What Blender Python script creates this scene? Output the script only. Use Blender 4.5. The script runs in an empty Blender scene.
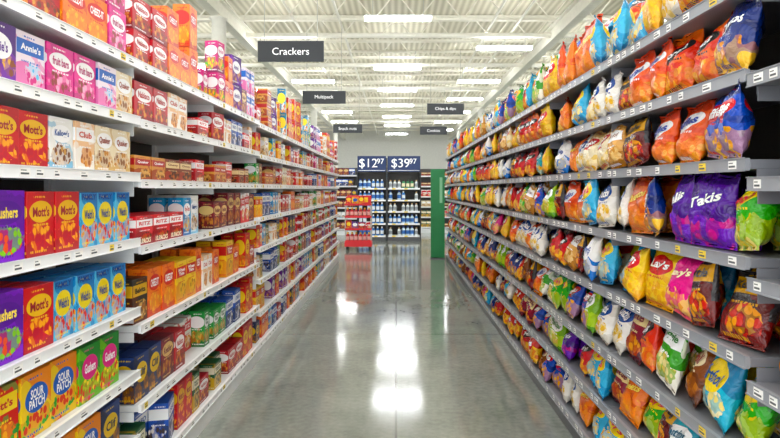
import bpy, bmesh, math, random
from mathutils import Vector, Matrix, noise
random.seed(7)
R = random.Random(11)
scene = bpy.context.scene
COL = scene.collection
scene.view_settings.view_transform = 'Standard'

# ------------------------------------------------------------ colour + nodes
def lin(h):
    h = h.lstrip('#')
    o = []
    for i in (0, 2, 4):
        c = int(h[i:i+2], 16)/255.0
        o.append(c/12.92 if c <= 0.04045 else ((c+0.055)/1.055)**2.4)
    return (o[0], o[1], o[2], 1.0)

MATS = {}
def mat(name, col, rough=0.5, metal=0.0, emit=0.0, nz=0.0, nscale=8.0):
    if name in MATS: return MATS[name]
    m = bpy.data.materials.new(name); m.use_nodes = True
    nt = m.node_tree; b = nt.nodes['Principled BSDF']
    c = lin(col)
    b.inputs['Roughness'].default_value = rough
    b.inputs['Metallic'].default_value = metal
    tc = nt.nodes.new('ShaderNodeTexCoord')
    n = nt.nodes.new('ShaderNodeTexNoise'); n.inputs['Scale'].default_value = nscale
    n.inputs['Detail'].default_value = 4
    nt.links.new(tc.outputs['Object'], n.inputs['Vector'])
    r = nt.nodes.new('ShaderNodeValToRGB')
    k = nz if nz else 0.04
    r.color_ramp.elements[0].position = 0.3; r.color_ramp.elements[1].position = 0.7
    r.color_ramp.elements[0].color = (c[0]*(1-k), c[1]*(1-k), c[2]*(1-k), 1)
    r.color_ramp.elements[1].color = (min(1, c[0]*(1+k)), min(1, c[1]*(1+k)), min(1, c[2]*(1+k)), 1)
    nt.links.new(n.outputs['Fac'], r.inputs['Fac'])
    nt.links.new(r.outputs['Color'], b.inputs['Base Color'])
    if emit:
        b.inputs['Emission Color'].default_value = c
        b.inputs['Emission Strength'].default_value = emit
    MATS[name] = m
    return m

class NT:
    def __init__(s, nt): s.nt = nt
    def _in(s, sock, v):
        if isinstance(v, (int, float)): sock.default_value = v
        else: s.nt.links.new(v, sock)
    def m(s, op, a, b=0.0, c=0.0):
        n = s.nt.nodes.new('ShaderNodeMath'); n.operation = op
        s._in(n.inputs[0], a); s._in(n.inputs[1], b); s._in(n.inputs[2], c)
        return n.outputs[0]
    def mix(s, f, a, b):
        n = s.nt.nodes.new('ShaderNodeMix'); n.data_type = 'RGBA'
        s._in(n.inputs[0], f)
        s.nt.links.new(a, n.inputs[6]); s.nt.links.new(b, n.inputs[7])
        return n.outputs[2]

def ellipse(N, u, v, cu, cv, a, b, wob=None):
    x = N.m('DIVIDE', N.m('SUBTRACT', u, cu), a)
    y = N.m('DIVIDE', N.m('SUBTRACT', v, cv), b)
    d = N.m('ADD', N.m('MULTIPLY', x, x), N.m('MULTIPLY', y, y))
    if wob is not None: d = N.m('ADD', d, wob)
    return N.m('LESS_THAN', d, 1.0)

# logo centre, half width, half height in face units for each print style
LOGO = {0: (0.69, 0.42, 0.17), 1: (0.74, 0.46, 0.13), 2: (0.6, 0.38, 0.22), 3: (0.64, 0.44, 0.13)}
def print_group(style):
    g = bpy.data.node_groups.new('pack_print_%d' % style, 'ShaderNodeTree')
    for nm in ('Base', 'Second', 'LogoBg', 'Letter', 'FoodA', 'FoodB'):
        g.interface.new_socket(name=nm, in_out='INPUT', socket_type='NodeSocketColor')
    g.interface.new_socket(name='Seed', in_out='INPUT', socket_type='NodeSocketFloat')
    g.interface.new_socket(name='Color', in_out='OUTPUT', socket_type='NodeSocketColor')
    gi = g.nodes.new('NodeGroupInput'); go = g.nodes.new('NodeGroupOutput')
    N = NT(g)
    uv = g.nodes.new('ShaderNodeUVMap'); sp = g.nodes.new('ShaderNodeSeparateXYZ')
    g.links.new(uv.outputs[0], sp.inputs[0])
    u, v = sp.outputs[0], sp.outputs[1]
    cb = g.nodes.new('ShaderNodeCombineXYZ')
    g.links.new(u, cb.inputs[0]); g.links.new(v, cb.inputs[1]); g.links.new(gi.outputs['Seed'], cb.inputs[2])
    def tn(scale, detail=2):
        n = g.nodes.new('ShaderNodeTexNoise'); n.inputs['Scale'].default_value = scale; n.inputs['Detail'].default_value = detail
        g.links.new(cb.outputs[0], n.inputs['Vector']); return N.m('SUBTRACT', n.outputs['Fac'], 0.5)
    nf = tn(5.0); nb = tn(2.2)
    vor = g.nodes.new('ShaderNodeTexVoronoi'); vor.inputs['Scale'].default_value = 8.0 if style != 3 else 6.0
    g.links.new(cb.outputs[0], vor.inputs['Vector'])
    vs = g.nodes.new('ShaderNodeSeparateXYZ'); g.links.new(vor.outputs['Color'], vs.inputs[0])
    cell = N.m('GREATER_THAN', vs.outputs[0], 0.5)
    food = N.mix(cell, gi.outputs['FoodA'], gi.outputs['FoodB'])
    rim = N.m('GREATER_THAN', vor.outputs['Distance'], 0.5)
    food = N.mix(N.m('MULTIPLY', rim, 0.6), food, gi.outputs['Base'])
    wob = N.m('MULTIPLY', nf, 2.6)
    swoosh = N.m('GREATER_THAN', N.m('SINE', N.m('ADD', N.m('ADD', N.m('MULTIPLY', u, 4.0), N.m('MULTIPLY', v, 9.0)), N.m('ADD', gi.outputs['Seed'], N.m('MULTIPLY', nb, 9.0)))), 0.72)
    base = N.mix(N.m('MULTIPLY', swoosh, 0.7), gi.outputs['Base'], gi.outputs['Second'])
    lc, la, lb = LOGO[style]
    if style == 0:
        c = N.mix(N.m('LESS_THAN', v, N.m('ADD', 0.18, N.m('MULTIPLY', nf, 0.3))), base, gi.outputs['Second'])
        c = N.mix(ellipse(N, u, v, 0.5, 0.29, 0.42, 0.2, wob), c, food)
        lm = ellipse(N, u, v, 0.5, lc, la, lb)
    elif style == 1:
        c = N.mix(N.m('LESS_THAN', v, N.m('ADD', 0.42, N.m('MULTIPLY', N.m('SINE', N.m('MULTIPLY', u, 5.0)), 0.07))), base, gi.outputs['Second'])
        c = N.mix(ellipse(N, u, v, 0.6, 0.28, 0.34, 0.2, wob), c, food)
        lm = N.m('MULTIPLY', N.m('LESS_THAN', N.m('ABSOLUTE', N.m('SUBTRACT', v, lc)), lb),
                 N.m('LESS_THAN', N.m('ABSOLUTE', N.m('SUBTRACT', u, 0.5)), la))
    elif style == 2:
        c = N.mix(N.m('GREATER_THAN', N.m('ADD', N.m('MULTIPLY', u, 0.55), v), 1.02), base, gi.outputs['Second'])
        c = N.mix(ellipse(N, u, v, 0.3, 0.2, 0.3, 0.2, wob), c, food)
        c = N.mix(ellipse(N, u, v, 0.78, 0.3, 0.18, 0.17, wob), c, food)
        lm = ellipse(N, u, v, 0.5, lc, la, lb)
    else:
        c = N.mix(N.m('GREATER_THAN', v, N.m('ADD', 0.84, N.m('MULTIPLY', nf, 0.2))), base, gi.outputs['Second'])
        c = N.mix(N.m('LESS_THAN', N.m('ADD', v, N.m('MULTIPLY', nf, 0.5)), 0.38), c, food)
        vv = N.m('SUBTRACT', v, N.m('MULTIPLY', N.m('SUBTRACT', u, 0.5), 0.2))
        lm = ellipse(N, u, vv, 0.5, lc, la, lb)
    c = N.mix(lm, c, gi.outputs['LogoBg'])
    def fine(vc, hh, uc, hw, fr, thr):
        a = N.m('GREATER_THAN', N.m('SINE', N.m('ADD', N.m('MULTIPLY', u, fr), N.m('MULTIPLY', nf, 18.0))), thr)
        a = N.m('MULTIPLY', a, N.m('LESS_THAN', N.m('ABSOLUTE', N.m('SUBTRACT', v, vc)), hh))
        return N.m('MULTIPLY', a, N.m('LESS_THAN', N.m('ABSOLUTE', N.m('SUBTRACT', u, uc)), hw))
    c = N.mix(fine(0.075, 0.018, 0.42, 0.3, 95.0, -0.3), c, gi.outputs['LogoBg'])
    c = N.mix(fine(0.49, 0.016, 0.5, 0.3, 80.0, -0.3), c, gi.outputs['LogoBg'])
    c = N.mix(fine(0.92, 0.014, 0.45, 0.22, 85.0, -0.2), c, gi.outputs['LogoBg'])
    g.links.new(c, go.inputs['Color'])
    return g
GROUPS = [print_group(i) for i in range(4)]
PMN = [0]
def pack_mat(name, cols, style, bag=False):
    m = bpy.data.materials.new(name); m.use_nodes = True
    nt = m.node_tree; b = nt.nodes['Principled BSDF']
    g = nt.nodes.new('ShaderNodeGroup'); g.node_tree = GROUPS[style]
    for i, c in enumerate(cols): g.inputs[i].default_value = lin(c)
    PMN[0] += 1; g.inputs['Seed'].default_value = PMN[0]*1.37
    hs = nt.nodes.new('ShaderNodeHueSaturation'); hs.inputs['Saturation'].default_value = 1.12; hs.inputs['Value'].default_value = 0.93
    nt.links.new(g.outputs[0], hs.inputs['Color'])
    nt.links.new(hs.outputs[0], b.inputs['Base Color'])
    b.inputs['Roughness'].default_value = 0.27 if bag else 0.42
    if bag:
        tc = nt.nodes.new('ShaderNodeTexCoord')
        n = nt.nodes.new('ShaderNodeTexNoise'); n.inputs['Scale'].default_value = 20
        n.inputs['Distortion'].default_value = 1.6; n.inputs['Detail'].default_value = 3
        nt.links.new(tc.outputs['Object'], n.inputs['Vector'])
        bu = nt.nodes.new('ShaderNodeBump'); bu.inputs['Strength'].default_value = 0.75
        bu.inputs['Distance'].default_value = 0.018
        nt.links.new(n.outputs['Fac'], bu.inputs['Height'])
        nt.links.new(bu.outputs[0], b.inputs['Normal'])
    return m

# ------------------------------------------------------------ mesh helpers
def link(name, me, parent=None, loc=(0, 0, 0), rot=(0, 0, 0), **kw):
    o = bpy.data.objects.new(name, me)
    COL.objects.link(o)
    o.location = loc; o.rotation_euler = rot
    if parent: o.parent = parent
    for k, v in kw.items(): o[k] = v
    return o

def boxes_mesh(name, items, mats, bevel=0.0):
    bm = bmesh.new()
    for it in items:
        x0, x1, y0, y1, z0, z1 = it[:6]; mi = it[6] if len(it) > 6 else 0
        vs = [bm.verts.new(p) for p in ((x0,y0,z0),(x1,y0,z0),(x1,y1,z0),(x0,y1,z0),(x0,y0,z1),(x1,y0,z1),(x1,y1,z1),(x0,y1,z1))]
        for f in ((0,3,2,1),(4,5,6,7),(0,1,5,4),(1,2,6,5),(2,3,7,6),(3,0,4,7)):
            fc = bm.faces.new([vs[i] for i in f]); fc.material_index = mi
    if bevel:
        bmesh.ops.bevel(bm, geom=bm.edges[:], offset=bevel, segments=2, affect='EDGES', profile=0.5)
    bm.normal_update()
    me = bpy.data.meshes.new(name); bm.to_mesh(me); bm.free()
    for m in mats: me.materials.append(m)
    return me

def bar(bm, a, b, r, mi=0, n=4):
    a = Vector(a); b = Vector(b); d = b-a
    q = d.to_track_quat('Z', 'Y'); L = d.length
    ring = []
    for z in (0, L):
        ring.append([bm.verts.new(a + q @ Vector((r*math.cos(t), r*math.sin(t), z)))
                     for t in [2*math.pi*(i+0.5)/n for i in range(n)]])
    for i in range(n):
        f = bm.faces.new((ring[0][i], ring[0][(i+1) % n], ring[1][(i+1) % n], ring[1][i])); f.material_index = mi
    f = bm.faces.new(ring[0][::-1]); f.material_index = mi
    f = bm.faces.new(ring[1]); f.material_index = mi

def bars_mesh(name, bars, mats, n=8):
    bm = bmesh.new()
    for b in bars: bar(bm, b[0], b[1], b[2], b[3] if len(b) > 3 else 0, n)
    me = bpy.data.meshes.new(name); bm.to_mesh(me); bm.free()
    for m in mats: me.materials.append(m)
    return me

def lathe(name, prof, mats, n=16):
    bm = bmesh.new(); rings = []
    for r, z, mi in prof:
        rings.append([bm.verts.new((r*math.cos(2*math.pi*i/n), r*math.sin(2*math.pi*i/n), z)) for i in range(n)])
    for k in range(len(prof)-1):
        for i in range(n):
            f = bm.faces.new((rings[k][i], rings[k][(i+1) % n], rings[k+1][(i+1) % n], rings[k+1][i]))
            f.material_index = prof[k+1][2]; f.smooth = True
    f = bm.faces.new(rings[0][::-1]); f.material_index = prof[0][2]
    f = bm.faces.new(rings[-1]); f.material_index = prof[-1][2]
    me = bpy.data.meshes.new(name); bm.to_mesh(me); bm.free()
    for m in mats: me.materials.append(m)
    return me

def text_mesh(s, m, width=None, height=None, bold=0.02, res=2):
    cu = bpy.data.curves.new('t', 'FONT'); cu.body = s; cu.size = 1
    cu.align_x = 'CENTER'; cu.align_y = 'CENTER'; cu.offset = bold; cu.resolution_u = res
    cu.space_line = 0.8
    o = bpy.data.objects.new('t', cu); COL.objects.link(o)
    dg = bpy.context.evaluated_depsgraph_get()
    me = bpy.data.meshes.new_from_object(o.evaluated_get(dg))
    bpy.data.objects.remove(o)
    xs = [v.co.x for v in me.vertices]; ys = [v.co.y for v in me.vertices]
    cx = (max(xs)+min(xs))/2; cy = (max(ys)+min(ys))/2
    sx = width/(max(xs)-min(xs)) if width else None
    sy = height/(max(ys)-min(ys)) if height else None
    if sx is None: sx = sy
    if sy is None: sy = sx
    for v in me.vertices:
        v.co = Vector(((v.co.x-cx)*sx, 0, (v.co.y-cy)*sy))
    me.materials.clear(); me.materials.append(m)
    me.name = 'lettering'
    return me

# ------------------------------------------------------------ plain materials
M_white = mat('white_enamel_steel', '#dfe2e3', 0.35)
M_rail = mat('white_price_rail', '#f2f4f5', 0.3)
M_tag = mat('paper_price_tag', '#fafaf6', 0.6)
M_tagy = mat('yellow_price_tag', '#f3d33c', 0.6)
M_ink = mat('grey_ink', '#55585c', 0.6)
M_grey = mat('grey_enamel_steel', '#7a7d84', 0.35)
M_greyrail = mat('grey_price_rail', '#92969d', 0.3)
M_dark = mat('dark_pegboard', '#403e3b', 0.6)
M_kick = mat('dark_kick_plate', '#4a4c50', 0.4)
M_signblk = mat('black_sign_board', '#2a2d31', 0.5)
M_navy = mat('navy_sign_board', '#0f2f63', 0.45)
M_text = mat('white_lettering', '#ffffff', 0.5, emit=0.25)
M_wire = mat('steel_wire', '#b8b8b0', 0.4, metal=0.6)
M_beam = mat('white_painted_beam', '#faf7ea', 0.5)
M_truss = mat('truss_paint', '#f6f2e2', 0.5)
M_lamp = mat('lamp_diffuser', '#fafcff', 0.5, emit=41)
M_green = mat('green_panel', '#1c8a4c', 0.4)
M_yel = mat('yellow_plastic', '#f2c81c', 0.4)
M_red = mat('red_plastic', '#d3202a', 0.4)
M_card = mat('kraft_cardboard', '#b98a57', 0.8, nz=0.1)
M_blk = mat('black_rubber', '#1e1e1e', 0.6)

# ------------------------------------------------------------ setting
def floor_material():
    m = bpy.data.materials.new('polished_concrete'); m.use_nodes = True
    nt = m.node_tree; b = nt.nodes['Principled BSDF']
    tc = nt.nodes.new('ShaderNodeTexCoord')
    n1 = nt.nodes.new('ShaderNodeTexNoise'); n1.inputs['Scale'].default_value = 1.6; n1.inputs['Detail'].default_value = 9
    n1.inputs['Roughness'].default_value = 0.7
    n2 = nt.nodes.new('ShaderNodeTexNoise'); n2.inputs['Scale'].default_value = 26; n2.inputs['Detail'].default_value = 6
    for n in (n1, n2): nt.links.new(tc.outputs['Object'], n.inputs['Vector'])
    r = nt.nodes.new('ShaderNodeValToRGB')
    r.color_ramp.elements[0].position = 0.34; r.color_ramp.elements[0].color = lin('#70766e')
    r.color_ramp.elements[1].position = 0.68; r.color_ramp.elements[1].color = lin('#9a9f95')
    N = NT(nt)
    f = N.m('ADD', N.m('MULTIPLY', n1.outputs['Fac'], 0.65), N.m('MULTIPLY', n2.outputs['Fac'], 0.35))
    nt.links.new(f, r.inputs['Fac'])
    br = nt.nodes.new('ShaderNodeTexBrick'); br.offset = 0; br.inputs['Scale'].default_value = 1
    br.inputs['Brick Width'].default_value = 4.4; br.inputs['Row Height'].default_value = 3.1
    br.inputs['Mortar Size'].default_value = 0.008
    nt.links.new(tc.outputs['Object'], br.inputs['Vector'])
    dk = nt.nodes.new('ShaderNodeRGB'); dk.outputs[0].default_value = lin('#5c5e59')
    c = N.mix(br.outputs['Fac'], r.outputs['Color'], dk.outputs[0])
    nt.links.new(c, b.inputs['Base Color'])
    ro = N.m('ADD', 0.055, N.m('MULTIPLY', n1.outputs['Fac'], 0.1))
    nt.links.new(ro, b.inputs['Roughness'])
    b.inputs['Specular IOR Level'].default_value = 0.9
    b.inputs['IOR'].default_value = 1.65
    bu = nt.nodes.new('ShaderNodeBump'); bu.inputs['Strength'].default_value = 0.03
    nt.links.new(n1.outputs['Fac'], bu.inputs['Height']); nt.links.new(bu.outputs[0], b.inputs['Normal'])
    return m
def deck_material():
    m = bpy.data.materials.new('corrugated_roof_deck'); m.use_nodes = True
    nt = m.node_tree; b = nt.nodes['Principled BSDF']
    tc = nt.nodes.new('ShaderNodeTexCoord'); w = nt.nodes.new('ShaderNodeTexWave')
    w.bands_direction = 'X'; w.inputs['Scale'].default_value = 1.6
    nt.links.new(tc.outputs['Object'], w.inputs['Vector'])
    r = nt.nodes.new('ShaderNodeValToRGB')
    r.color_ramp.elements[0].color = lin('#c6bfa6'); r.color_ramp.elements[1].color = lin('#eae4d0')
    nt.links.new(w.outputs['Fac'], r.inputs['Fac']); nt.links.new(r.outputs['Color'], b.inputs['Base Color'])
    b.inputs['Roughness'].default_value = 0.7
    return m

CH = 6.9
W = 26
YB = 50
link('floor', boxes_mesh('floor', [(-W, W, -4, YB, -0.1, 0)], [floor_material()]), kind='structure')
link('ceiling', boxes_mesh('ceiling', [(-W, W, -4, YB, CH, CH+0.1)], [deck_material()]), kind='structure')
M_wall = mat('pale_wall_paint', '#e6e6df', 0.7)
link('wall_back', boxes_mesh('wall_back', [(-W, W, YB, YB+0.1, 0, CH)], [M_wall]), kind='structure')
link('wall_left', boxes_mesh('wall_left', [(-W-0.1, -W, -4, YB, 0, CH)], [M_wall]), kind='structure')
link('wall_right', boxes_mesh('wall_right', [(W, W+0.1, -4, YB, 0, CH)], [M_wall]), kind='structure')

# roof trusses
TD = 0.75
bm = bmesh.new()
for zz in (0, TD):
    for s in (-0.05, 0.05):
        bar(bm, (-W+0.2, s, zz), (W-0.2, s, zz), 0.045)
x = -W+0.2; up = False
while x < W-0.9:
    bar(bm, (x, 0, TD if up else 0), (x+0.6, 0, 0 if up else TD), 0.022)
    x += 0.6; up = not up
me = bpy.data.meshes.new('roof_truss'); bm.to_mesh(me); bm.free(); me.materials.append(M_truss)
y = 2.2
while y < YB-1:
    link('roof_truss', me, loc=(0, y, CH-TD-0.05), label='white painted open-web steel joist under the roof deck', category='roof beam', group='roof joists')
    y += 2.35
ZG = CH-TD-0.05-0.5
gm = boxes_mesh('roof_girder', [(-0.12, 0.12, -3.8, YB-0.2, 0, 0.03), (-0.015, 0.015, -3.8, YB-0.2, 0.03, 0.4), (-0.12, 0.12, -3.8, YB-0.2, 0.4, 0.43)], [M_beam])
for gx in (-4.25, 4.4, -13, 13):
    link('roof_girder', gm, loc=(gx, 0, ZG), label='long white steel I-beam carrying the roof joists', category='roof beam', group='roof girders')
pm = bars_mesh('ceiling_pipe', [((-12.8, 0, 0), (12.8, 0, 0), 0.075)], [M_beam], 12)
for py in (17.0, 20.8, 25.6, 31, 38):
    link('ceiling_pipe', pm, loc=(0, py, ZG+0.25 if py < 18 else ZG+0.2), label='straight white pipe hung across the ceiling', category='pipe', group='ceiling pipes')
lp = bars_mesh('ceiling_conduit', [((0, -3.5, 0), (0, YB-0.5, 0), 0.035)], [M_beam], 8)
for px in (-8.6, -6.9, -2.7, -1.5, 2.6, 3.3, 7.2, 9.4):
    link('ceiling_conduit', lp, loc=(px, 0, CH-TD-0.16), label='thin white conduit running lengthwise under the joists', category='pipe', group='ceiling conduits')
cm = lathe('support_column', [(0.3, 0, 1), (0.3, 0.03, 1), (0.17, 0.05, 0), (0.17, ZG-0.03, 0), (0.22, ZG-0.02, 0), (0.22, ZG, 0)], [M_beam, M_grey], 24)
for cx, cy in ((-4.25, 14.4), (-4.25, 31), (4.4, 31), (4.4, 42), (-4.25, 42)):
    link('support_column', cm, loc=(cx, cy, 0), label='round white steel column holding up the roof', category='column', group='store columns')

# lamps
LZ = 5.5
hl = CH-TD-0.05-LZ
housing = boxes_mesh('housing', [(-0.8, 0.8, -0.07, 0.07, 0.06, 0.1)], [M_white], 0.004)
diff = boxes_mesh('diffuser', [(-0.78, 0.78, -0.12, 0.12, 0, 0.055)], [M_lamp], 0.01)
rod = bars_mesh('hanger_rod', [((0, 0, 0.1), (0, 0, hl), 0.006)], [M_wire], 6)
def lamp(lx, ly):
    e = link('ceiling_light', None, loc=(lx, ly, LZ), label='bright linear fluorescent fixture hanging from the roof', category='ceiling light', group='ceiling light fixtures')
    link('housing', housing, e); link('diffuser', diff, e)
    link('hanger_rod', rod, e, loc=(-0.6, 0, 0)); link('hanger_rod', rod, e, loc=(0.6, 0, 0))
for lx in (-12, -6.2, 0.05, 6.2, 12):
    for ly in [-1.5, 2, 5, 8, 11, 14.2, 20.0, 24.5, 29, 33.5, 38, 44]: lamp(lx, ly)
for lx in (-3.1, 3.1):
    for ly in [17.2, 22.5, 27, 31.5, 36, 41]: lamp(lx, ly)

# ------------------------------------------------------------ shelving
BAY = 1.22
DEP = 0.42
def shelf_parts(left, seed):
    rr = random.Random(seed)
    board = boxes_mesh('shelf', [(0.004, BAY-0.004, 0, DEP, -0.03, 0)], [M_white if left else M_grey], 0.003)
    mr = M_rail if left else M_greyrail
    it = [(0.004, BAY-0.004, -0.014, 0.0, -0.034, 0.004, 0), (0.004, BAY-0.004, -0.018, -0.014, -0.036, -0.032, 0), (0.004, BAY-0.004, -0.018, -0.014, 0.003, 0.006, 0)]
    x = 0.04
    while x < BAY-0.08:
        w = rr.choice((0.035, 0.045, 0.055))
        it.append((x, x+w, -0.0155, -0.0145, -0.028, -0.002, 1 if rr.random() > 0.12 else 2))
        it.append((x+0.004, x+w*0.6, -0.0162, -0.0156, -0.011, -0.008, 3))
        it.append((x+0.004, x+w*0.85, -0.0162, -0.0156, -0.023, -0.017, 3))
        x += w + rr.choice((0.03, 0.06, 0.1, 0.14))
    rail = boxes_mesh('price_rail', it, [mr, M_tag, M_tagy, M_ink])
    return board, rail
SP = {True: [shelf_parts(True, i) for i in range(4)], False: [shelf_parts(False, 20+i) for i in range(4)]}
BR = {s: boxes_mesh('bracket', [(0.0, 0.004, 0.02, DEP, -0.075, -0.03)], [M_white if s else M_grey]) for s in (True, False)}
def unit(left, y0, levels, top):
    X = -1.2 if left else 1.07
    rot = math.pi/2 if left else -math.pi/2
    loc = (X, y0, 0) if left else (X, y0+BAY, 0)
    e = link('shelving_unit', None, loc=loc, rot=(0, 0, rot),
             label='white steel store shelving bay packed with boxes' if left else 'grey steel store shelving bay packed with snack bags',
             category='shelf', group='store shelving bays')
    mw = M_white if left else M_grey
    link('back_panel', boxes_mesh('back_panel', [(0, BAY, DEP, DEP+0.03, 0.1, top)], [M_dark]), e)
    um = boxes_mesh('upright', [(0.0, 0.03, DEP-0.02, DEP, 0.0, top)], [mw])
    link('upright', um, e); link('upright', um, e, loc=(BAY-0.03, 0, 0))
    link('kick_plate', boxes_mesh('kick_plate', [(0, BAY, 0.0, 0.02, 0, levels[0]-0.035)], [M_kick if not left else M_white]), e)
    for i, z in enumerate(levels):
        bd_, rl = R.choice(SP[left])
        s = link('shelf', bd_, e, loc=(0, 0, z))
        link('price_rail', rl, s)
        if i:
            link('bracket', BR[left], s); link('bracket', BR[left], s, loc=(BAY-0.004, 0, 0))
    return e

L1 = [0.13, 0.36, 0.66, 0.95, 1.27, 1.57, 1.83, 2.09]
L2 = [0.15, 0.49, 0.86, 1.23, 1.54, 1.82, 2.09]
L3 = [0.15, 0.42, 0.70, 0.98, 1.25, 1.54, 1.80, 2.07]
LB = []
for i in range(9):
    lv = L1 if i == 0 else (L2 if i < 3 else L3)
    LB.append((1.57+i*BAY, lv)); unit(True, 1.57+i*BAY, lv, 2.3)
R0 = [0.12, 0.33, 0.62, 0.92, 1.23, 1.53, 1.84, 2.14]
R1 = [0.12, 0.40, 0.68, 0.99, 1.29, 1.59, 1.86, 2.14]
for i in range(10):
    unit(False, 0.59+i*BAY, R0 if i == 0 else R1, 2.25)

# ------------------------------------------------------------ cartons
BD = {}
def bd(key, kind, desc, cols, style, w, h, d, word=None):
    c = cols.split()
    BD[key] = dict(kind=kind, desc=desc, mat=pack_mat('print_'+key, c, style), w=w, h=h, d=d, word=word, wc=c[3], style=style)
#                                           base second logobg letter foodA foodB
bd('purple_fruit','fruit_snack_box','purple carton with fruit print','#6a2aa6 #8a44cc #5a1c98 #ffe14a #f05a28 #8ad03a',0,.19,.225,.1,'Gushers')
bd('red_fruit','fruit_snack_box','red carton with berry print','#d81f2a #b81426 #f2c02e #a5142e #ffb02e #c8243c',0,.165,.22,.1,"Mott's")
bd('cyan_family','fruit_snack_box','pale blue family-size carton','#6fc3e6 #2c7fc4 #f7dd3c #1c3f94 #e8413a #f7a62c',2,.14,.215,.1,"Welch's")
bd('yellow_fruit','fruit_snack_box','yellow carton with candy print','#f7cf1a #f08a1c #1f5fc0 #ffffff #e23b2e #42a845',2,.17,.22,.1,'SOUR\nPATCH')
bd('green_fruit','fruit_snack_box','lime green carton with fruit print','#6cba2c #2f8a3a #e63b8e #ffffff #ffe04a #e63b2e',2,.16,.22,.1,'Gushers')
bd('redgreen','fruit_snack_box','red and green carton','#d82a2a #2f9a44 #ffdf3c #c81e28 #ffb52a #4cae3a',1,.18,.22,.1,"Mott's")
bd('teal_dark','granola_bar_box','dark teal carton','#12505a #0a2f3c #f2f2f2 #12505a #c8864a #e3b96c',1,.15,.21,.1,'KIND')
bd('pink','granola_bar_box','pink carton with white label','#e8559c #c22f7c #ffffff #b6256e #f7b4cf #8b3a2a',0,.17,.2,.09,'fruit bars')
bd('pinkblue','granola_bar_box','white, pink and blue carton','#f2e6ee #e88abc #3a6fc4 #ffffff #d84a8c #6cc0e6',1,.16,.2,.09,"Annie's")
bd('whiteblue','granola_bar_box','white and pale blue carton','#f3f3ee #8ec4e0 #ffffff #24529a #c99a5a #7a4a2a',0,.15,.2,.09,"Kellogg's")
bd('cream','cracker_box','cream carton with wheat print','#efe2c4 #d8b67c #ffffff #a0442a #c98a3e #8a5224',0,.16,.2,.1,'Quaker')
bd('peach','cracker_box','peach and white carton','#f2c79c #f6efe6 #ffffff #c8452e #d99242 #a85e2c',1,.15,.2,.1,'Club')
bd('brown_bar','granola_bar_box','brown chocolate bar carton','#7a3420 #a33a2a #f0d9a8 #7a2018 #b8763c #3c1c10',1,.2,.12,.1,'Chewy')
bd('tan_bar','granola_bar_box','tan granola bar carton','#d9a05c #a8502c #b8242a #ffffff #e0b878 #6e3a1e',1,.19,.12,.1,'Quaker')
bd('red_cookie','cookie_box','deep red cookie carton','#c41c2a #8a1020 #ffffff #b81c2a #d9a45a #6e3418',0,.2,.19,.1,'Nabisco')
bd('red_bar','granola_bar_box','bright red multipack carton','#e0202c #a0121e #ffffff #d9202c #b5763a #5a2814',1,.21,.14,.1,'RITZ')
bd('orange','cracker_box','orange cheese cracker carton','#f47c18 #d64a1c #d8241c #ffffff #f7b53a #e89020',0,.17,.24,.1,'CHEEZ-IT')
bd('yellow','cracker_box','yellow cracker carton','#f7cc1e #e89a1c #d42a2a #ffffff #e8a23a #b5702a',1,.17,.23,.1,'Wheat\nThins')
bd('royal_blue','cookie_box','royal blue cookie carton','#1c54b8 #12336e #ffffff #1c4fa8 #3a2a24 #e8e2d6',1,.19,.22,.1,'OREO')
bd('sky_blue','cereal_box','sky blue cereal carton','#3aa6dc #1c70b4 #ffffff #d42a2a #f2cf6a #d9923a',0,.18,.25,.09,'Pop-Tarts')
bd('navy','cracker_box','dark navy carton','#1a2548 #2c3f78 #e8c24a #1a2548 #c9893e #8a5a2c',2,.16,.22,.1,'Clif')
bd('green','cracker_box','green carton with white label','#2c9a44 #1c6f30 #ffffff #1c5f30 #e0b060 #b4772e',0,.16,.23,.1,'Nature\nValley')
bd('darkgreen','cookie_box','dark green cookie carton','#1c5a34 #c9a23a #f2ead0 #1c4a30 #8a4a24 #d9b070',1,.17,.21,.1,'Nature\nValley')
bd('violet','cookie_box','violet carton','#7a3aa6 #4f2278 #ffffff #5a2a8a #e8b45a #8a4a24',2,.17,.22,.1,"Annie's")
bd('white_red','cracker_box','white and red carton','#f6f6f4 #d6252c #d6252c #ffffff #e0a04a #a8642c',1,.17,.22,.1,'RITZ')
bd('maroon','cookie_box','maroon carton','#8a1c2e #5a101c #e8c98a #7a1c2e #c98a4a #5a2c18',0,.17,.22,.1,'Keebler')
bd('cyan','cereal_box','bright cyan carton','#18a8d0 #0c6c96 #ffe24a #0c4c8a #ffffff #f08a3a',2,.18,.24,.09,'Rice\nKrispies')
bd('magenta','cereal_box','magenta carton','#d0247c #8a1458 #ffffff #c8247c #ffd04a #6cc04a',0,.17,.24,.09,'Pop-Tarts')
bd('black_snack','cookie_box','black carton with gold print','#26221f #5a2c1a #d8a83a #22201f #a0622c #d8b070',1,.16,.21,.1,'Belvita')
bd('orange_white','cracker_box','white and orange carton','#f8f4ec #f08a24 #f06a1c #ffffff #f2b04a #d9822c',1,.2,.2,.1,'Goldfish')
bd('red_tall','cereal_box','tall red carton','#e02a24 #c8181c #f7d83a #c81e28 #f2b04a #c87a2c',2,.16,.25,.09,'CHEEZ-IT')

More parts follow.
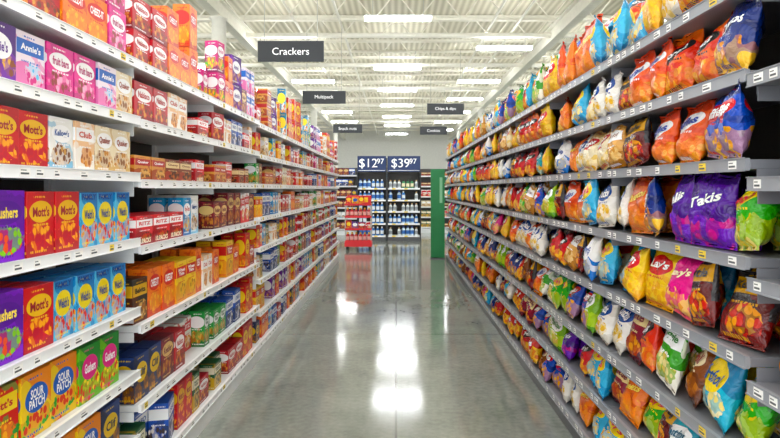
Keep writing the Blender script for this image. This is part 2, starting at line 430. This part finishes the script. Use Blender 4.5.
MESHC = {}
def carton_mesh(w, h, d):
    k = (round(w, 3), round(h, 3), round(d, 3))
    if k in MESHC: return MESHC[k]
    w, h, d = k
    bm = bmesh.new()
    bmesh.ops.create_cube(bm, size=1)
    for v in bm.verts:
        v.co = Vector((v.co.x*w, (v.co.y+0.5)*d, (v.co.z+0.5)*h))
    bmesh.ops.bevel(bm, geom=bm.edges[:], offset=0.0018, segments=2, affect='EDGES', profile=0.5)
    def slab(x0, x1, y0, y1, z0, z1):
        vs = [bm.verts.new(p) for p in ((x0,y0,z0),(x1,y0,z0),(x1,y1,z0),(x0,y1,z0),(x0,y0,z1),(x1,y0,z1),(x1,y1,z1),(x0,y1,z1))]
        for f in ((0,3,2,1),(4,5,6,7),(0,1,5,4),(1,2,6,5),(2,3,7,6),(3,0,4,7)): bm.faces.new([vs[i] for i in f])
    slab(-w/2+0.004, w/2-0.004, d*0.45, d-0.003, h, h+0.001)
    slab(-w*0.16, w*0.16, d*0.25, d*0.45, h, h+0.001)
    uvl = bm.loops.layers.uv.new('UVMap')
    bm.normal_update()
    for f in bm.faces:
        n = f.normal
        for l in f.loops:
            c = l.vert.co
            if abs(n.y) > 0.6: uv = (c.x/w+0.5, c.z/h)
            elif abs(n.x) > 0.6: uv = (0.1+0.8*c.y/d, c.z/h)
            else: uv = (c.x/w+0.5, 0.96+0.03*c.y/d)
            l[uvl].uv = uv
    me = bpy.data.meshes.new('carton'); bm.to_mesh(me); bm.free()
    me.materials.append(M_card)
    MESHC[k] = me
    return me

COUNT = {}
FAM = text_mesh('FAMILY', mat('blue_print_lettering', '#14388c', 0.5), width=0.11, height=0.022, bold=0.03)
PK = text_mesh('10 PACKS', mat('cream_print_lettering', '#fff3d0', 0.5), width=0.15, height=0.024, bold=0.03)
BW = {}
def box_word(key):
    if key in BW: return BW[key]
    D = BD[key]; lc, la, lb = LOGO[D['style']]
    two = '\n' in D['word']
    k = 1.35 if D['style'] == 2 else 1.45
    BW[key] = text_mesh(D['word'], mat('print_lettering_'+D['wc'][1:], D['wc'], 0.45), width=D['w']*la*k,
                        height=D['h']*lb*(1.35 if two else (0.8 if D['style'] == 2 else 0.95)), bold=0.03)
    return BW[key]
def put_box(key, y, z, back, sx, sz, X=-1.2, front=True, turn=0.0):
    D = BD[key]
    me = carton_mesh(D['w'], D['h'], D['d'])
    o = link(D['kind'], me, loc=(X-back, y, z+0.0005), rot=(0, 0, math.pi/2+turn+R.uniform(-0.03, 0.03)),
             label=D['desc']+' on a white store shelf', category='snack box', group='cartons on the shelves')
    o.scale = (sx, 1, sz)
    o.material_slots[0].link = 'OBJECT'; o.material_slots[0].material = D['mat']
    COUNT[D['kind']] = COUNT.get(D['kind'], 0)+1
    if front and D['word'] and y < 9.5 and abs(turn) < 0.5:
        link('lettering', box_word(key), o, loc=(0, -0.001, D['h']*LOGO[D['style']][0]))
        if key == 'cyan_family' and y < 4:
            link('lettering', FAM, o, loc=(0, -0.001, D['h']*0.92), label='dark blue word FAMILY')
        if key == 'red_bar' and y < 4.5:
            link('lettering', PK, o, loc=(0, -0.001, D['h']*0.14), label='cream words 10 PACKS')
    return o

def fill_boxes(y0, y1, z, gap, seq, pal, lowview, stackmax=1, X=-1.2, nr=(1, 3)):
    y = y0; q = list(seq)
    while True:
        given = bool(q)
        if q: key, n = q.pop(0)
        else:
            key, n = R.choice(pal), R.randint(*nr)
            if R.random() < 0.07: y += R.uniform(0.03, 0.12)
        D = BD[key]
        sx = 1.0 if given else R.uniform(0.62, 1.1)
        w = D['w']*sx; h = D['h']
        hh = h*(1.0 if given else R.uniform(0.78, 1.16))
        if stackmax > 1: hh *= R.uniform(0.8, 1.0)
        hh = min(hh, gap-0.04)
        st = max(1, min(3, int((gap-0.04)/(hh+0.002)))) if h < 0.16 else stackmax
        for i in range(n):
            if y+w > y1: return
            bk = 0.018+R.uniform(0, 0.012)
            if not given and R.random() < 0.15: bk += R.uniform(0.03, 0.12)
            s2 = st if R.random() > 0.25 else max(1, st-1)
            tn = 0.0
            if not given and R.random() < 0.07: tn = R.uniform(-0.25, 0.25)
            for s in range(s2):
                put_box(key, y+w/2, z+s*(hh+0.0025), bk+(R.uniform(0, 0.012) if s else 0), sx, hh/h, X, turn=tn)
            if lowview and y < 7 and lowview > (1 if y > 5 else 0):
                put_box(key, y+w/2, z, bk+D['d']+0.02, sx, hh/h, X, front=False)
            y += w+0.006

warm = ['red_cookie', 'orange', 'yellow', 'maroon', 'white_red', 'tan_bar', 'peach', 'red_bar', 'cream', 'orange_white', 'red_tall', 'red_tall', 'red_cookie']
cool = ['royal_blue', 'sky_blue', 'cyan', 'violet', 'navy', 'green', 'magenta', 'whiteblue', 'pink', 'pinkblue']
mixd = warm + cool
low = ['orange', 'yellow', 'violet', 'red_bar', 'green', 'darkgreen', 'navy', 'red_fruit', 'royal_blue', 'white_red', 'maroon', 'red_tall', 'red_tall', 'sky_blue', 'orange', 'red_cookie', 'red_cookie']
S1 = {
 1: ([('redgreen', 2), ('yellow_fruit', 3), ('navy', 3)], low),
 2: ([('redgreen', 2), ('yellow_fruit', 1), ('yellow_fruit', 1), ('green_fruit', 2), ('teal_dark', 2)], low),
 3: ([('purple_fruit', 2), ('red_fruit', 1), ('cyan_family', 4)], ['cyan_family']),
 4: ([('purple_fruit', 2), ('red_fruit', 2), ('cyan_family', 3)], ['cyan_family']),
 5: ([('purple_fruit', 1), ('red_fruit', 2), ('whiteblue', 1), ('peach', 1), ('cream', 3)], ['cream']),
 6: ([('violet', 2), ('pinkblue', 1), ('pink', 2), ('pinkblue', 1), ('cream', 1)], ['tan_bar', 'peach']),
 7: ([('orange_white', 2), ('red_cookie', 1), ('orange', 2), ('pink', 1), ('sky_blue', 1)], warm),
}
for bi, (y0, lv) in enumerate(LB):
    for li, z in enumerate(lv):
        gap = (lv[li+1]-z-0.03) if li+1 < len(lv) else 0.44
        lowv = 2 if z < 1.0 else (1 if z < 1.35 else 0)
        ys, ye = y0+0.015, y0+BAY-0.005
        if bi == 0:
            if li == 0: continue
            seq, pal = S1[li]
            fill_boxes(ys, ye, z, gap, seq, pal, lowv, 2 if li == 7 else 1)
        elif bi < 3:
            first = bi == 1
            t = {0: (['red_fruit', 'green', 'navy', 'darkgreen', 'red_cookie', 'royal_blue', 'red_tall'], []),
                 1: (['orange', 'green', 'red_tall', 'maroon', 'white_red', 'red_cookie', 'yellow', 'orange', 'royal_blue'], [('navy', 2), ('maroon', 1)]),
                 2: (['yellow', 'violet', 'orange', 'red_cookie', 'orange', 'peach', 'red_tall', 'red_tall'], [('black_snack', 1), ('orange', 2), ('yellow', 2)]),
                 3: (['white_red', 'red_bar', 'whiteblue', 'sky_blue', 'red_bar', 'maroon', 'red_cookie'], [('red_bar', 3)]),
                 4: (['tan_bar', 'brown_bar', 'red_bar', 'red_bar'], [('tan_bar', 2), ('brown_bar', 2)]),
                 5: (['brown_bar', 'peach', 'red_bar', 'cream', 'royal_blue', 'red_cookie', 'tan_bar'], [('red_cookie', 2), ('peach', 2)]),
                 6: (['orange_white', 'red_cookie', 'orange', 'pinkblue', 'red_tall', 'magenta', 'maroon', 'violet'], [('red_cookie', 2), ('orange', 2)])}[li]
            fill_boxes(ys, ye, z, gap, t[1] if first else [], t[0], lowv, 2 if li == 6 else 1, nr=(1, 2))
        else:
            pal = mixd+['sky_blue', 'royal_blue', 'cyan'] if z > 1.9 else (mixd if z > 1 else low+['cyan', 'peach'])
            fill_boxes(ys, ye, z, gap, [], pal, lowv, 2 if li == len(lv)-1 else 1, nr=(1, 2) if bi < 6 else (1, 3))

# ------------------------------------------------------------ snack bags
def bag_shape(W0, H0, T0, seed):
    def f(u, v):
        e = max(0.0, 1-abs(u)**2.6)**0.62
        if v < 0.05 or v > 0.94: return 0.0
        vv = (v-0.05)/0.89
        g = max(0.0, math.sin(math.pi*vv**0.72))**0.62
        k = 1+0.38*noise.noise(Vector((u*1.8, v*3.0, seed*7.1)))+0.26*noise.noise(Vector((u*4, v*5, seed*3.3)))
        k += 0.10*(1-2*abs(noise.noise(Vector((u*3.5+seed, v*6.5, seed)))))
        edge = min(vv, 1-vv)
        if edge < 0.3:
            k += 0.17*math.sin(u*14+seed)*(1-edge/0.3)
        return T0*e*g*max(0.35, k)
    return f
def bag_mesh(W0, H0, T0, seed):
    f = bag_shape(W0, H0, T0, seed)
    rr = random.Random(seed)
    tw = rr.uniform(-0.18, 0.18); fold = rr.uniform(-0.03, 0.03)
    nu = 16
    bm = bmesh.new(); uvl = bm.loops.layers.uv.new('UVMap')
    n0 = 20
    vsl = [0, 0.025, 0.05]+[0.05+0.89*(i/(n0-4))for i in range(1, n0-4)]+[0.94, 0.97, 1.0]
    nv = len(vsl)
    def P(u, v, s):
        wv = W0/2*(1-0.08*math.sin(math.pi*v)+0.05*noise.noise(Vector((seed*2.0, v*5, 3.0 if u > 0 else 9.0))))
        zc = (0.008*math.sin(u*4+seed)+fold*u)*(max(0, v-0.7)/0.3)
        y = s*f(u, v)
        if v < 0.05 or v > 0.94: y = 0.006*math.sin(u*9+seed)*(1 if v > 0.9 else 0.3)
        y += tw*(v**2)*u*0.12 + (0.02*(max(0, v-0.85)/0.15))*math.sin(seed)
        return Vector((u*wv, y, v*H0+zc))
    us = [-math.cos(math.pi*i/nu) for i in range(nu+1)]
    grids = []
    for s in (-1, 1):
        g = []
        for j in range(nv):
            row = []
            for i in range(nu+1):
                shared = (i in (0, nu)) or vsl[j] < 0.05 or vsl[j] > 0.94
                if s == 1 and shared: row.append(grids[0][j][i])
                else: row.append(bm.verts.new(P(us[i], vsl[j], s)))
            g.append(row)
        grids.append(g)
    for s, g in ((-1, grids[0]), (1, grids[1])):
        for j in range(nv-1):
            for i in range(nu):
                q = [g[j][i], g[j][i+1], g[j+1][i+1], g[j+1][i]]
                uvq = [(us[i], vsl[j]), (us[i+1], vsl[j]), (us[i+1], vsl[j+1]), (us[i], vsl[j+1])]
                if s == 1: q.reverse(); uvq.reverse()
                try: fc = bm.faces.new(q)
                except ValueError: continue
                fc.smooth = True
                for l, (a, b) in zip(fc.loops, uvq): l[uvl].uv = (a*0.5+0.5, b)
    me = bpy.data.meshes.new('snack_bag'); bm.to_mesh(me); bm.free()
    me.materials.append(M_card)
    return me, P
BAGS = []
for i in range(9):
    w = (0.2, 0.22, 0.19, 0.235, 0.18, 0.21, 0.17, 0.2, 0.245)[i]; h = (0.25, 0.25, 0.26, 0.25, 0.25, 0.26, 0.24, 0.25, 0.25)[i]
    t = (0.044, 0.05, 0.04, 0.046, 0.05, 0.044, 0.042, 0.052, 0.046)[i]
    me, P = bag_mesh(w, h, t, i+1)
    BAGS.append((me, P, w, h))
GD = {}
def gd(key, kind, desc, cols, style, word=None, wc='#ffffff'):
    GD[key] = dict(kind=kind, desc=desc, mat=pack_mat('film_'+key, cols.split(), style, True), word=word, wc=wc, style=style)
gd('orange','cheese_puff_bag','glossy orange snack bag','#f4791c #d8451c #ee6a1a #ee6a1a #f7a02a #f08a1c',3,'Cheetos','#ffe14a')
gd('redorange','tortilla_chip_bag','red and orange chip bag','#e0321e #f0701c #1c1a1c #c8201c #f2a83a #d97a1c',3,'Doritos','#ffffff')
gd('red','tortilla_chip_bag','glossy red chip bag','#d01c24 #8a1018 #1c1416 #b8141e #e89a2c #f0b84a',3,'Doritos','#ffffff')
gd('blue','tortilla_chip_bag','royal blue chip bag','#1c4cb8 #12307c #d8242c #1a44a4 #e8a03a #f0c05a',3,'Ruffles','#ffffff')
gd('navy','tortilla_chip_bag','deep blue chip bag','#16307c #0e1e54 #16307c #1a44a4 #d88a3a #f0c05a',3,'Doritos','#ffffff')
gd('yellow','chip_bag','yellow potato chip bag','#f9d01c #f0a81c #d8242c #d8242c #f2c860 #e8a83c',0,"Lay's",'#ffffff')
gd('lightblue','chip_bag','light blue potato chip bag','#5ab8e0 #2c8cc4 #f7dc4a #d8242c #f2d88a #e8b85a',0,"Lay's",'#d8242c')
gd('teal','chip_bag','teal chip bag','#12a4b4 #0c7890 #ffffff #0c7890 #f2d07a #d9a84c',3,'Tostitos','#0c5c78')
gd('green','chip_bag','bright green chip bag','#3cae34 #1f7c2c #f7dc4a #36a830 #f2e08a #d8c04a',3,"Lay's",'#d8242c')
gd('lime','chip_bag','lime green chip bag','#a8cc3a #5a9a2c #ffffff #3a7a24 #f0e09a #d8b85a',0,'SunChips','#3a7a24')
gd('purple','tortilla_chip_bag','purple chip bag','#5c2c9c #3c1a74 #5424a0 #5424a0 #c82c8c #7a3cc0',3,'Takis','#ffffff')
gd('pink','pretzel_bag','bright pink snack bag','#ee3c94 #c0206c #e2348c #e2348c #f2c07a #e8a05a',3,"stacy's",'#fff0c0')
gd('white','tortilla_chip_bag','white tortilla chip bag','#f6f3ec #d8d4c8 #1c4c9c #ffffff #f0d488 #e8bc5a',0,'Tostitos','#ffffff')
gd('cream','tortilla_chip_bag','cream corn chip bag','#f0e4c4 #d8b478 #c8282c #ffffff #e8c878 #d0a04a',3,'Mission','#ffffff')
gd('black','chip_bag','black chip bag with food print','#2a272a #6a1c1c #d8a02c #242224 #e89a3a #c8342c',1,'Kettle','#242224')
gd('brown','pretzel_bag','brown pretzel bag','#8a4c28 #5f3018 #f0e0b8 #8a2018 #b8723a #8a4a20',0,'Rold Gold','#8a2018')
gd('tan','pretzel_bag','tan kettle-cooked chip bag','#e0ac6a #b0783c #ffffff #7a3a1c #e8c488 #c08a48',1,'Cape Cod','#7a3a1c')
gd('maroon','chip_bag','dark maroon chip bag','#8a1830 #5a0e20 #f0d8a0 #7c1830 #e8a04a #c8642c',1,'Kettle','#7c1830')
gd('coral','cheese_puff_bag','coral orange snack bag','#f06a44 #d84a34 #ffffff #d8342c #f7b46a #f0a04a',3,'Ruffles','#1c3c9c')
gd('bluewhite','popcorn_bag','blue and white popcorn bag','#2c74c8 #f0f0ee #ffffff #1c4c9c #f7eec0 #f0dc8a',2,'SkinnyPop','#1c4c9c')
gd('yellowred','cheese_puff_bag','yellow and red snack bag','#f7c01c #d82c24 #d82c24 #ffffff #f09a2c #e8842c',2,'Fritos','#ffffff')
gd('greenwhite','popcorn_bag','green and white snack bag','#4aa03c #f2efe0 #ffffff #2c7a2c #f0e2a0 #e0c870',1,'Veggie','#2c7a2c')
gd('cyan','popcorn_bag','cyan popcorn bag','#18b0d0 #0c80b0 #ffe04a #0c4c8c #f7eec0 #f0dc8a',2,'Smartfood','#0c4c8c')

WORDC = {}
def word_mesh(key, bi):
    k = (key, bi)
    if k in WORDC: return WORDC[k]
    D = GD[key]; me, P, w, h = BAGS[bi]
    lc, la, lb = LOGO[D['style']]
    tm = text_mesh(D['word'], mat('film_lettering_'+D['wc'][1:], D['wc'], 0.35), width=w*la*1.45, height=h*min(lb, 0.16)*1.1, bold=0.03)
    bm = bmesh.new(); bm.from_mesh(tm)
    bmesh.ops.triangulate(bm, faces=bm.faces[:])
    for _ in range(2):
        bmesh.ops.subdivide_edges(bm, edges=[e for e in bm.edges if e.calc_length() > 0.012], cuts=1)
        bmesh.ops.triangulate(bm, faces=bm.faces[:])
    for v in bm.verts:
        x = v.co.x; z = v.co.z + h*lc + (x*0.2*h/w if D['style'] == 3 else 0)
        u = max(-0.97, min(0.97, x/(w/2*0.93))); vv = max(0.06, min(0.93, z/h))
        p = P(u, vv, -1)
        v.co = Vector((x, p.y-0.0035, p.z))
    bm.to_mesh(tm); bm.free()
    WORDC[k] = tm
    return tm

def put_bag(key, bi, y, z, back, lean, yaw, roll, X=1.07, hs=1.0, ws=1.0, near=False):
    D = GD[key]; me, P, w, h = BAGS[bi]
    o = link(D['kind'], me, loc=(X+back, y, z), rot=(lean, roll, -math.pi/2+yaw),
             label=D['desc']+' on a grey store shelf', category='snack bag', group='snack bags on the shelves')
    o.scale = (ws, 1, hs)
    o.material_slots[0].link = 'OBJECT'; o.material_slots[0].material = D['mat']
    COUNT[D['kind']] = COUNT.get(D['kind'], 0)+1
    if near and D['word']:
        link('lettering', word_mesh(key, bi), o, label='brand lettering printed across the bag')

def fill_bags(y0, y1, z, gap, seq, pal, rows, top=False):
    y = y0; q = list(seq)
    hs = min(1.18, (gap-0.002)/0.25)
    while True:
        if q: key, n = q.pop(0)
        else: key, n = R.choice(pal), R.randint(1, 2)
        g = R.uniform(0.86, 1.06) if y > 3.5 else R.uniform(0.96, 1.12)
        kk = min(1.0, g*1.02)
        bi = R.randrange(len(BAGS))
        for i in range(n):
            if R.random() < 0.5: bi = R.randrange(len(BAGS))
            pitch = BAGS[bi][2]*g*0.92
            if y+pitch > y1+0.02: return
            for r in range(rows):
                if r == 0 and R.random() < 0.04: continue
                if z < 1.1:
                    lean = -R.uniform(0.12, 0.45); yaw = R.uniform(-0.4, 0.12); roll = R.uniform(-0.2, 0.2)
                else:
                    lean = -R.uniform(-0.05, 0.26); yaw = R.uniform(-0.36, 0.12); roll = R.uniform(-0.15, 0.15)
                k2 = key if R.random() > 0.08 else R.choice(pal)
                put_bag(k2, bi, y+pitch/2+R.uniform(-0.008, 0.008), z+0.004+0.09*abs(math.sin(roll)), 0.03+0.115*r+R.uniform(-0.018, 0.035),
                        lean, yaw, roll, hs=hs*kk*R.uniform(0.9, 1.0), ws=g*R.uniform(0.95, 1.04), near=(r == 0 and y < 8))
            if top and R.random() < 0.75:
                put_bag(R.choice([key]+pal), R.randrange(9), y+pitch/2, z+0.18*hs, 0.15+R.uniform(0, 0.05), -R.uniform(0.3, 0.7), R.uniform(-0.5, 0.4), R.uniform(-0.45, 0.45), hs=0.88, near=(y < 6))
            y += pitch

gall = list(GD.keys())
upb = ['orange', 'redorange', 'red', 'yellow', 'coral', 'cream', 'tan', 'white', 'green', 'lightblue', 'lime', 'black', 'bluewhite', 'blue', 'teal', 'white', 'yellow', 'red', 'white', 'lightblue']
RS = {
 7: [('blue', 1), ('redorange', 1), ('white', 1), ('lightblue', 4), ('orange', 3), ('coral', 1), ('yellow', 2), ('greenwhite', 1), ('green', 1), ('lightblue', 1), ('red', 2)],
 6: [('navy', 1), ('redorange', 2), ('coral', 2), ('black', 1), ('white', 2), ('cream', 1), ('lightblue', 2), ('orange', 1), ('yellow', 3), ('redorange', 3)],
 5: [('blue', 2), ('coral', 2), ('black', 1), ('tan', 1), ('cream', 2), ('white', 1), ('bluewhite', 2), ('yellow', 2), ('teal', 1), ('red', 2)],
 4: [('green', 1), ('purple', 2), ('navy', 1), ('orange', 1), ('white', 2), ('lightblue', 1), ('coral', 2), ('black', 1), ('lime', 2), ('blue', 1)],
 3: [('black', 2), ('pink', 1), ('yellow', 2), ('lightblue', 2), ('blue', 1), ('black', 1), ('tan', 1), ('red', 2), ('white', 2)],
 2: [('teal', 1), ('cyan', 1), ('brown', 1), ('greenwhite', 1), ('redorange', 1), ('maroon', 1), ('white', 2), ('lime', 1), ('blue', 2)],
 1: [('cyan', 1), ('teal', 2), ('black', 1), ('green', 1), ('orange', 1), ('maroon', 1), ('lightblue', 2), ('white', 1)],
 0: [('cyan', 2), ('green', 2), ('lime', 1), ('brown', 1), ('lightblue', 2), ('orange', 1), ('white', 2)],
}
for li in range(8):
    z = R0[li]; gap = (R0[li+1]-z-0.03) if li < 7 else 0.3
    fill_bags(1.2, 1.80, z, gap, [('yellow' if li in (3, 6, 2) else ('orange' if li % 2 else 'cyan'), 2), ('yellowred', 2)], gall, 2 if z < 1.3 else 1)
    z = R1[li]; gap = (R1[li+1]-z-0.03) if li < 7 else 0.3
    fill_bags(1.84, 0.59+10*BAY, z, gap, RS[li], gall if z < 1.2 else upb, 2 if z < 1.35 else 1, top=(li == 7))
print('COUNTS', COUNT)

# ------------------------------------------------------------ hanging signs
def hanging_sign(word, x, y, z, w, h):
    e = link('hanging_sign', None, loc=(x, y, z), label='black hanging aisle sign reading '+word, category='sign', group='hanging aisle signs')
    link('board', boxes_mesh('board', [(-w/2, w/2, -0.012, 0.012, -h/2, h/2)], [M_signblk], 0.003), e)
    link('lettering', text_mesh(word, M_text, height=h*0.34, bold=0.0, res=6), e, loc=(0, -0.014, 0))
    top = CH-TD-0.1-z
    wm = bars_mesh('hanger_wire', [((0, 0, h/2), (0, 0, top), 0.006)], [M_wire], 6)
    link('hanger_wire', wm, e, loc=(-w*0.4, 0, 0)); link('hanger_wire', wm, e, loc=(w*0.4, 0, 0))
hanging_sign('Crackers', -1.91, 10.9, 4.0, 1.2, 0.38)
hanging_sign('Multipack', -2.0, 16.7, 4.05, 1.2, 0.36)
hanging_sign('Snack nuts', -2.0, 24.8, 4.0, 1.2, 0.36)
hanging_sign('Chips & dips', 1.61, 19.5, 4.1, 1.2, 0.36)
hanging_sign('Cookies', 1.67, 26.7, 4.1, 1.2, 0.36)

# ------------------------------------------------------------ back displays
def bottle(cap, body, lab, r, h):
    return lathe('bottle', [(r*0.9, 0, 0), (r, 0.01, 0), (r, h*0.2, 0), (r*1.01, h*0.22, 1), (r*1.01, h*0.58, 1), (r, h*0.6, 0), (r*0.9, h*0.7, 0), (r*0.42, h*0.84, 0), (r*0.42, h*0.87, 2), (r*0.46, h*0.88, 2), (r*0.46, h, 2)], [body, lab, cap], 14)
Mb = lambda n, c: mat(n, c, 0.3)
B1 = [bottle(Mb('white_cap', '#eeeeee'), Mb('blue_bottle', '#2a74c0'), Mb('white_label', '#e8eef2'), 0.05, 0.26),
      bottle(Mb('blue_cap', '#1a4a9a'), Mb('pale_bottle', '#c8dce8'), Mb('blue_label', '#2a6ab8'), 0.055, 0.27),
      bottle(Mb('dark_cap', '#222222'), Mb('green_bottle', '#3a8a5a'), Mb('cream_label', '#e8dcb8'), 0.05, 0.25),
      bottle(Mb('tan_cap', '#c8a468'), Mb('clear_bottle', '#dfe6e8'), Mb('grey_label', '#9aa2a8'), 0.05, 0.24),
      bottle(Mb('yellow_cap', '#f0c020'), Mb('red_bottle', '#c81e24'), Mb('pink_label', '#e8a8a0'), 0.045, 0.22)]
def endcap(x0, x1, y, levels, price, cents, bots, px, cx):
    w = x1-x0
    e = link('display_shelving_unit', None, loc=(x0, y, 0), label='dark-backed display shelves under a navy %s %s price sign' % (price, cents), category='shelf', group='price display shelves')
    link('back_panel', boxes_mesh('back_panel', [(0, w, 0.5, 0.54, 0, 2.42)], [M_dark]), e)
    sp_ = boxes_mesh('side_panel', [(0, 0.025, 0, 0.5, 0, 2.0)], [M_signblk])
    link('side_panel', sp_, e); link('side_panel', sp_, e, loc=(w-0.025, 0, 0))
    link('kick_plate', boxes_mesh('kick_plate', [(0.03, w-0.03, 0.02, 0.5, 0, 0.12)], [M_kick]), e)
    for z in levels:
        s = link('shelf', boxes_mesh('shelf', [(0.03, w-0.03, 0.02, 0.5, -0.03, 0)], [M_white], 0.003), e, loc=(0, 0, z))
        link('price_rail', boxes_mesh('price_rail', [(0.03, w-0.03, 0, 0.018, -0.035, 0.01), (0.15, 0.25, -0.003, 0, -0.03, 0.005, 1), (0.5, 0.6, -0.003, 0, -0.03, 0.005, 1)], [M_rail, M_tagy]), s)
    sg = link('price_sign', boxes_mesh('price_sign', [(0.02, w-0.02, -0.02, 0.0, 2.0, 2.45), (0.05, w-0.05, -0.024, -0.02, 2.03, 2.04, 1)], [M_navy, M_text], 0.0), e)
    link('lettering', text_mesh(price, M_text, height=0.29, bold=0.0, res=5), sg, loc=(px, -0.025, 2.23))
    link('lettering', text_mesh(cents, M_text, height=0.15, bold=0.0, res=5), sg, loc=(cx, -0.025, 2.3))
    n = int((w-0.08)/0.125)
    for z in levels:
        bmh = R.choice(bots)
        for i in range(n):
            if i % 3 == 0: bmh = R.choice(bots)
            if R.random() < 0.08: continue
            link('bottle', bmh, loc=(x0+0.1+i*0.125, y+0.1, z), label='bottle with printed label on a display shelf', category='bottle', group='bottles on display shelves')
endcap(-1.13, -0.27, 17.3, [0.15, 0.5, 0.85, 1.18, 1.52], '$12', '97', B1[:2], 0.33, 0.68)
endcap(-0.26, 0.72, 17.3, [0.15, 0.5, 0.85, 1.18, 1.52], '$39', '97', [B1[0], B1[1], B1[3], B1[3], B1[2]], 0.39, 0.75)

# red promotional stand on casters
e = link('promotional_stand', None, loc=(-0.92, 14.8, 0), label='red wheeled promotional stand stacked with red packs', category='display stand')
link('base', boxes_mesh('base', [(-0.33, 0.33, -0.25, 0.25, 0.1, 0.2)], [M_red], 0.0), e)
pst = bars_mesh('post', [((0, 0, 0.2), (0, 0, 1.15), 0.014)], [M_wire], 8)
for sx in (-0.31, 0.31):
    for sy in (-0.23, 0.23): link('post', pst, e, loc=(sx, sy, 0))
link('header', boxes_mesh('header', [(-0.3, 0.3, -0.02, 0, 1.12, 1.34), (-0.22, 0.22, -0.024, -0.02, 1.17, 1.29, 1)], [M_red, M_yel]), e, loc=(0, 0.22, 0))
wh = bars_mesh('wheel', [((-0.02, 0, 0.045), (0.02, 0, 0.045), 0.045)], [M_blk], 14)
for sx in (-0.27, 0.27):
    for sy in (-0.19, 0.19): link('wheel', wh, e, loc=(sx, sy, 0.005))
for zi, z in enumerate((0.2, 0.5, 0.8, 1.1)):
    link('tray', boxes_mesh('tray', [(-0.32, 0.32, -0.24, 0.24, 0, 0.02), (-0.32, 0.32, -0.25, -0.24, 0, 0.05, 0)], [M_red]), e, loc=(0, 0, z))
    if zi in (0, 2):
        for i in range(6):
            for j in range(2):
                link('bottle', B1[4], loc=(-0.92-0.26+i*0.104, 14.8-0.17+j*0.13, z+0.021), label='red bottle standing in the promotional stand', category='bottle', group='bottles on the red stand')
    else:
        x = -0.3
        for kk in ('red_tall', 'violet', 'red_cookie', 'white_red') if zi == 1 else ('red_fruit', 'yellow_fruit', 'red_tall'):
            Dk = BD[kk]; sc = 0.85
            o = link(Dk['kind'], carton_mesh(Dk['w'], Dk['h'], Dk['d']), loc=(-0.92+x+Dk['w']*sc/2, 14.8-0.2, z+0.021), label=Dk['desc']+' in the red wheeled stand', category='snack box', group='cartons on the red stand')
            o.scale = (sc, 1, sc); o.material_slots[0].link = 'OBJECT'; o.material_slots[0].material = Dk['mat']
            x += Dk['w']*sc+0.012
            if x > 0.2: break

# green end panel
e = link('end_panel', None, loc=(0.9, 12.95, 0), label='tall green freestanding panel at the end of the shelving', category='panel')
link('board', boxes_mesh('board', [(-0.15, 0.15, -0.02, 0.02, 0.02, 1.93)], [M_green], 0.004), e)
link('stripe', boxes_mesh('stripe', [(0.04, 0.1, -0.024, -0.02, 1.2, 1.75)], [mat('pale_green', '#8fd0a4', 0.5)]), e)
link('foot', boxes_mesh('foot', [(-0.16, 0.16, -0.12, 0.12, 0, 0.02)], [M_kick]), e)

# far shelving beyond the cross aisle
def far_unit(x0, x1, y, kinds):
    w = x1-x0
    e = link('shelving_unit', None, loc=(x0, y, 0), label='distant white store shelving bay holding cartons', category='shelf', group='far shelving bays')
    link('back_panel', boxes_mesh('back_panel', [(0, w, 0.42, 0.46, 0, 2.2)], [M_dark]), e)
    link('kick_plate', boxes_mesh('kick_plate', [(0, w, 0, 0.42, 0, 0.14)], [M_white]), e)
    for z in (0.2, 0.55, 0.9, 1.25, 1.6, 1.95):
        link('shelf', boxes_mesh('shelf', [(0, w, 0, 0.42, -0.03, 0), (0, w, -0.015, 0, -0.04, 0.005)], [M_white]), e, loc=(0, 0, z))
        x = 0.02; k = R.choice(kinds); c = 0
        while x+BD[k]['w'] < w:
            o = link(BD[k]['kind'], carton_mesh(BD[k]['w'], BD[k]['h'], BD[k]['d']), loc=(x0+x+BD[k]['w']/2, y+0.03, z), label=BD[k]['desc']+' on distant shelving', category='snack box', group='cartons on far shelves')
            o.material_slots[0].link = 'OBJECT'; o.material_slots[0].material = BD[k]['mat']
            x += BD[k]['w']+0.01; c += 1
            if c % 3 == 0: k = R.choice(kinds)
far_unit(-3.2, -1.25, 19.5, ['navy', 'royal_blue', 'whiteblue', 'maroon'])
far_unit(0.85, 2.6, 20.5, ['brown_bar', 'cream', 'white_red', 'tan_bar', 'darkgreen'])
far_unit(-1.4, 1.6, 27, ['navy', 'cyan', 'whiteblue', 'royal_blue'])

# ------------------------------------------------------------ world + camera
w = bpy.data.worlds.new('World'); scene.world = w; w.use_nodes = True
w.node_tree.nodes['Background'].inputs[0].default_value = (0.96, 0.98, 1.0, 1)
w.node_tree.nodes['Background'].inputs[1].default_value = 3.0
cd = bpy.data.cameras.new('camera'); cam = bpy.data.objects.new('camera', cd); COL.objects.link(cam)
cd.sensor_width = 36; cd.lens = 36*600/780
cd.shift_x = -6/780; cd.shift_y = -30/780
cam.location = (0, 0, 1.5); cam.rotation_euler = (math.pi/2, 0, 0)
scene.camera = cam
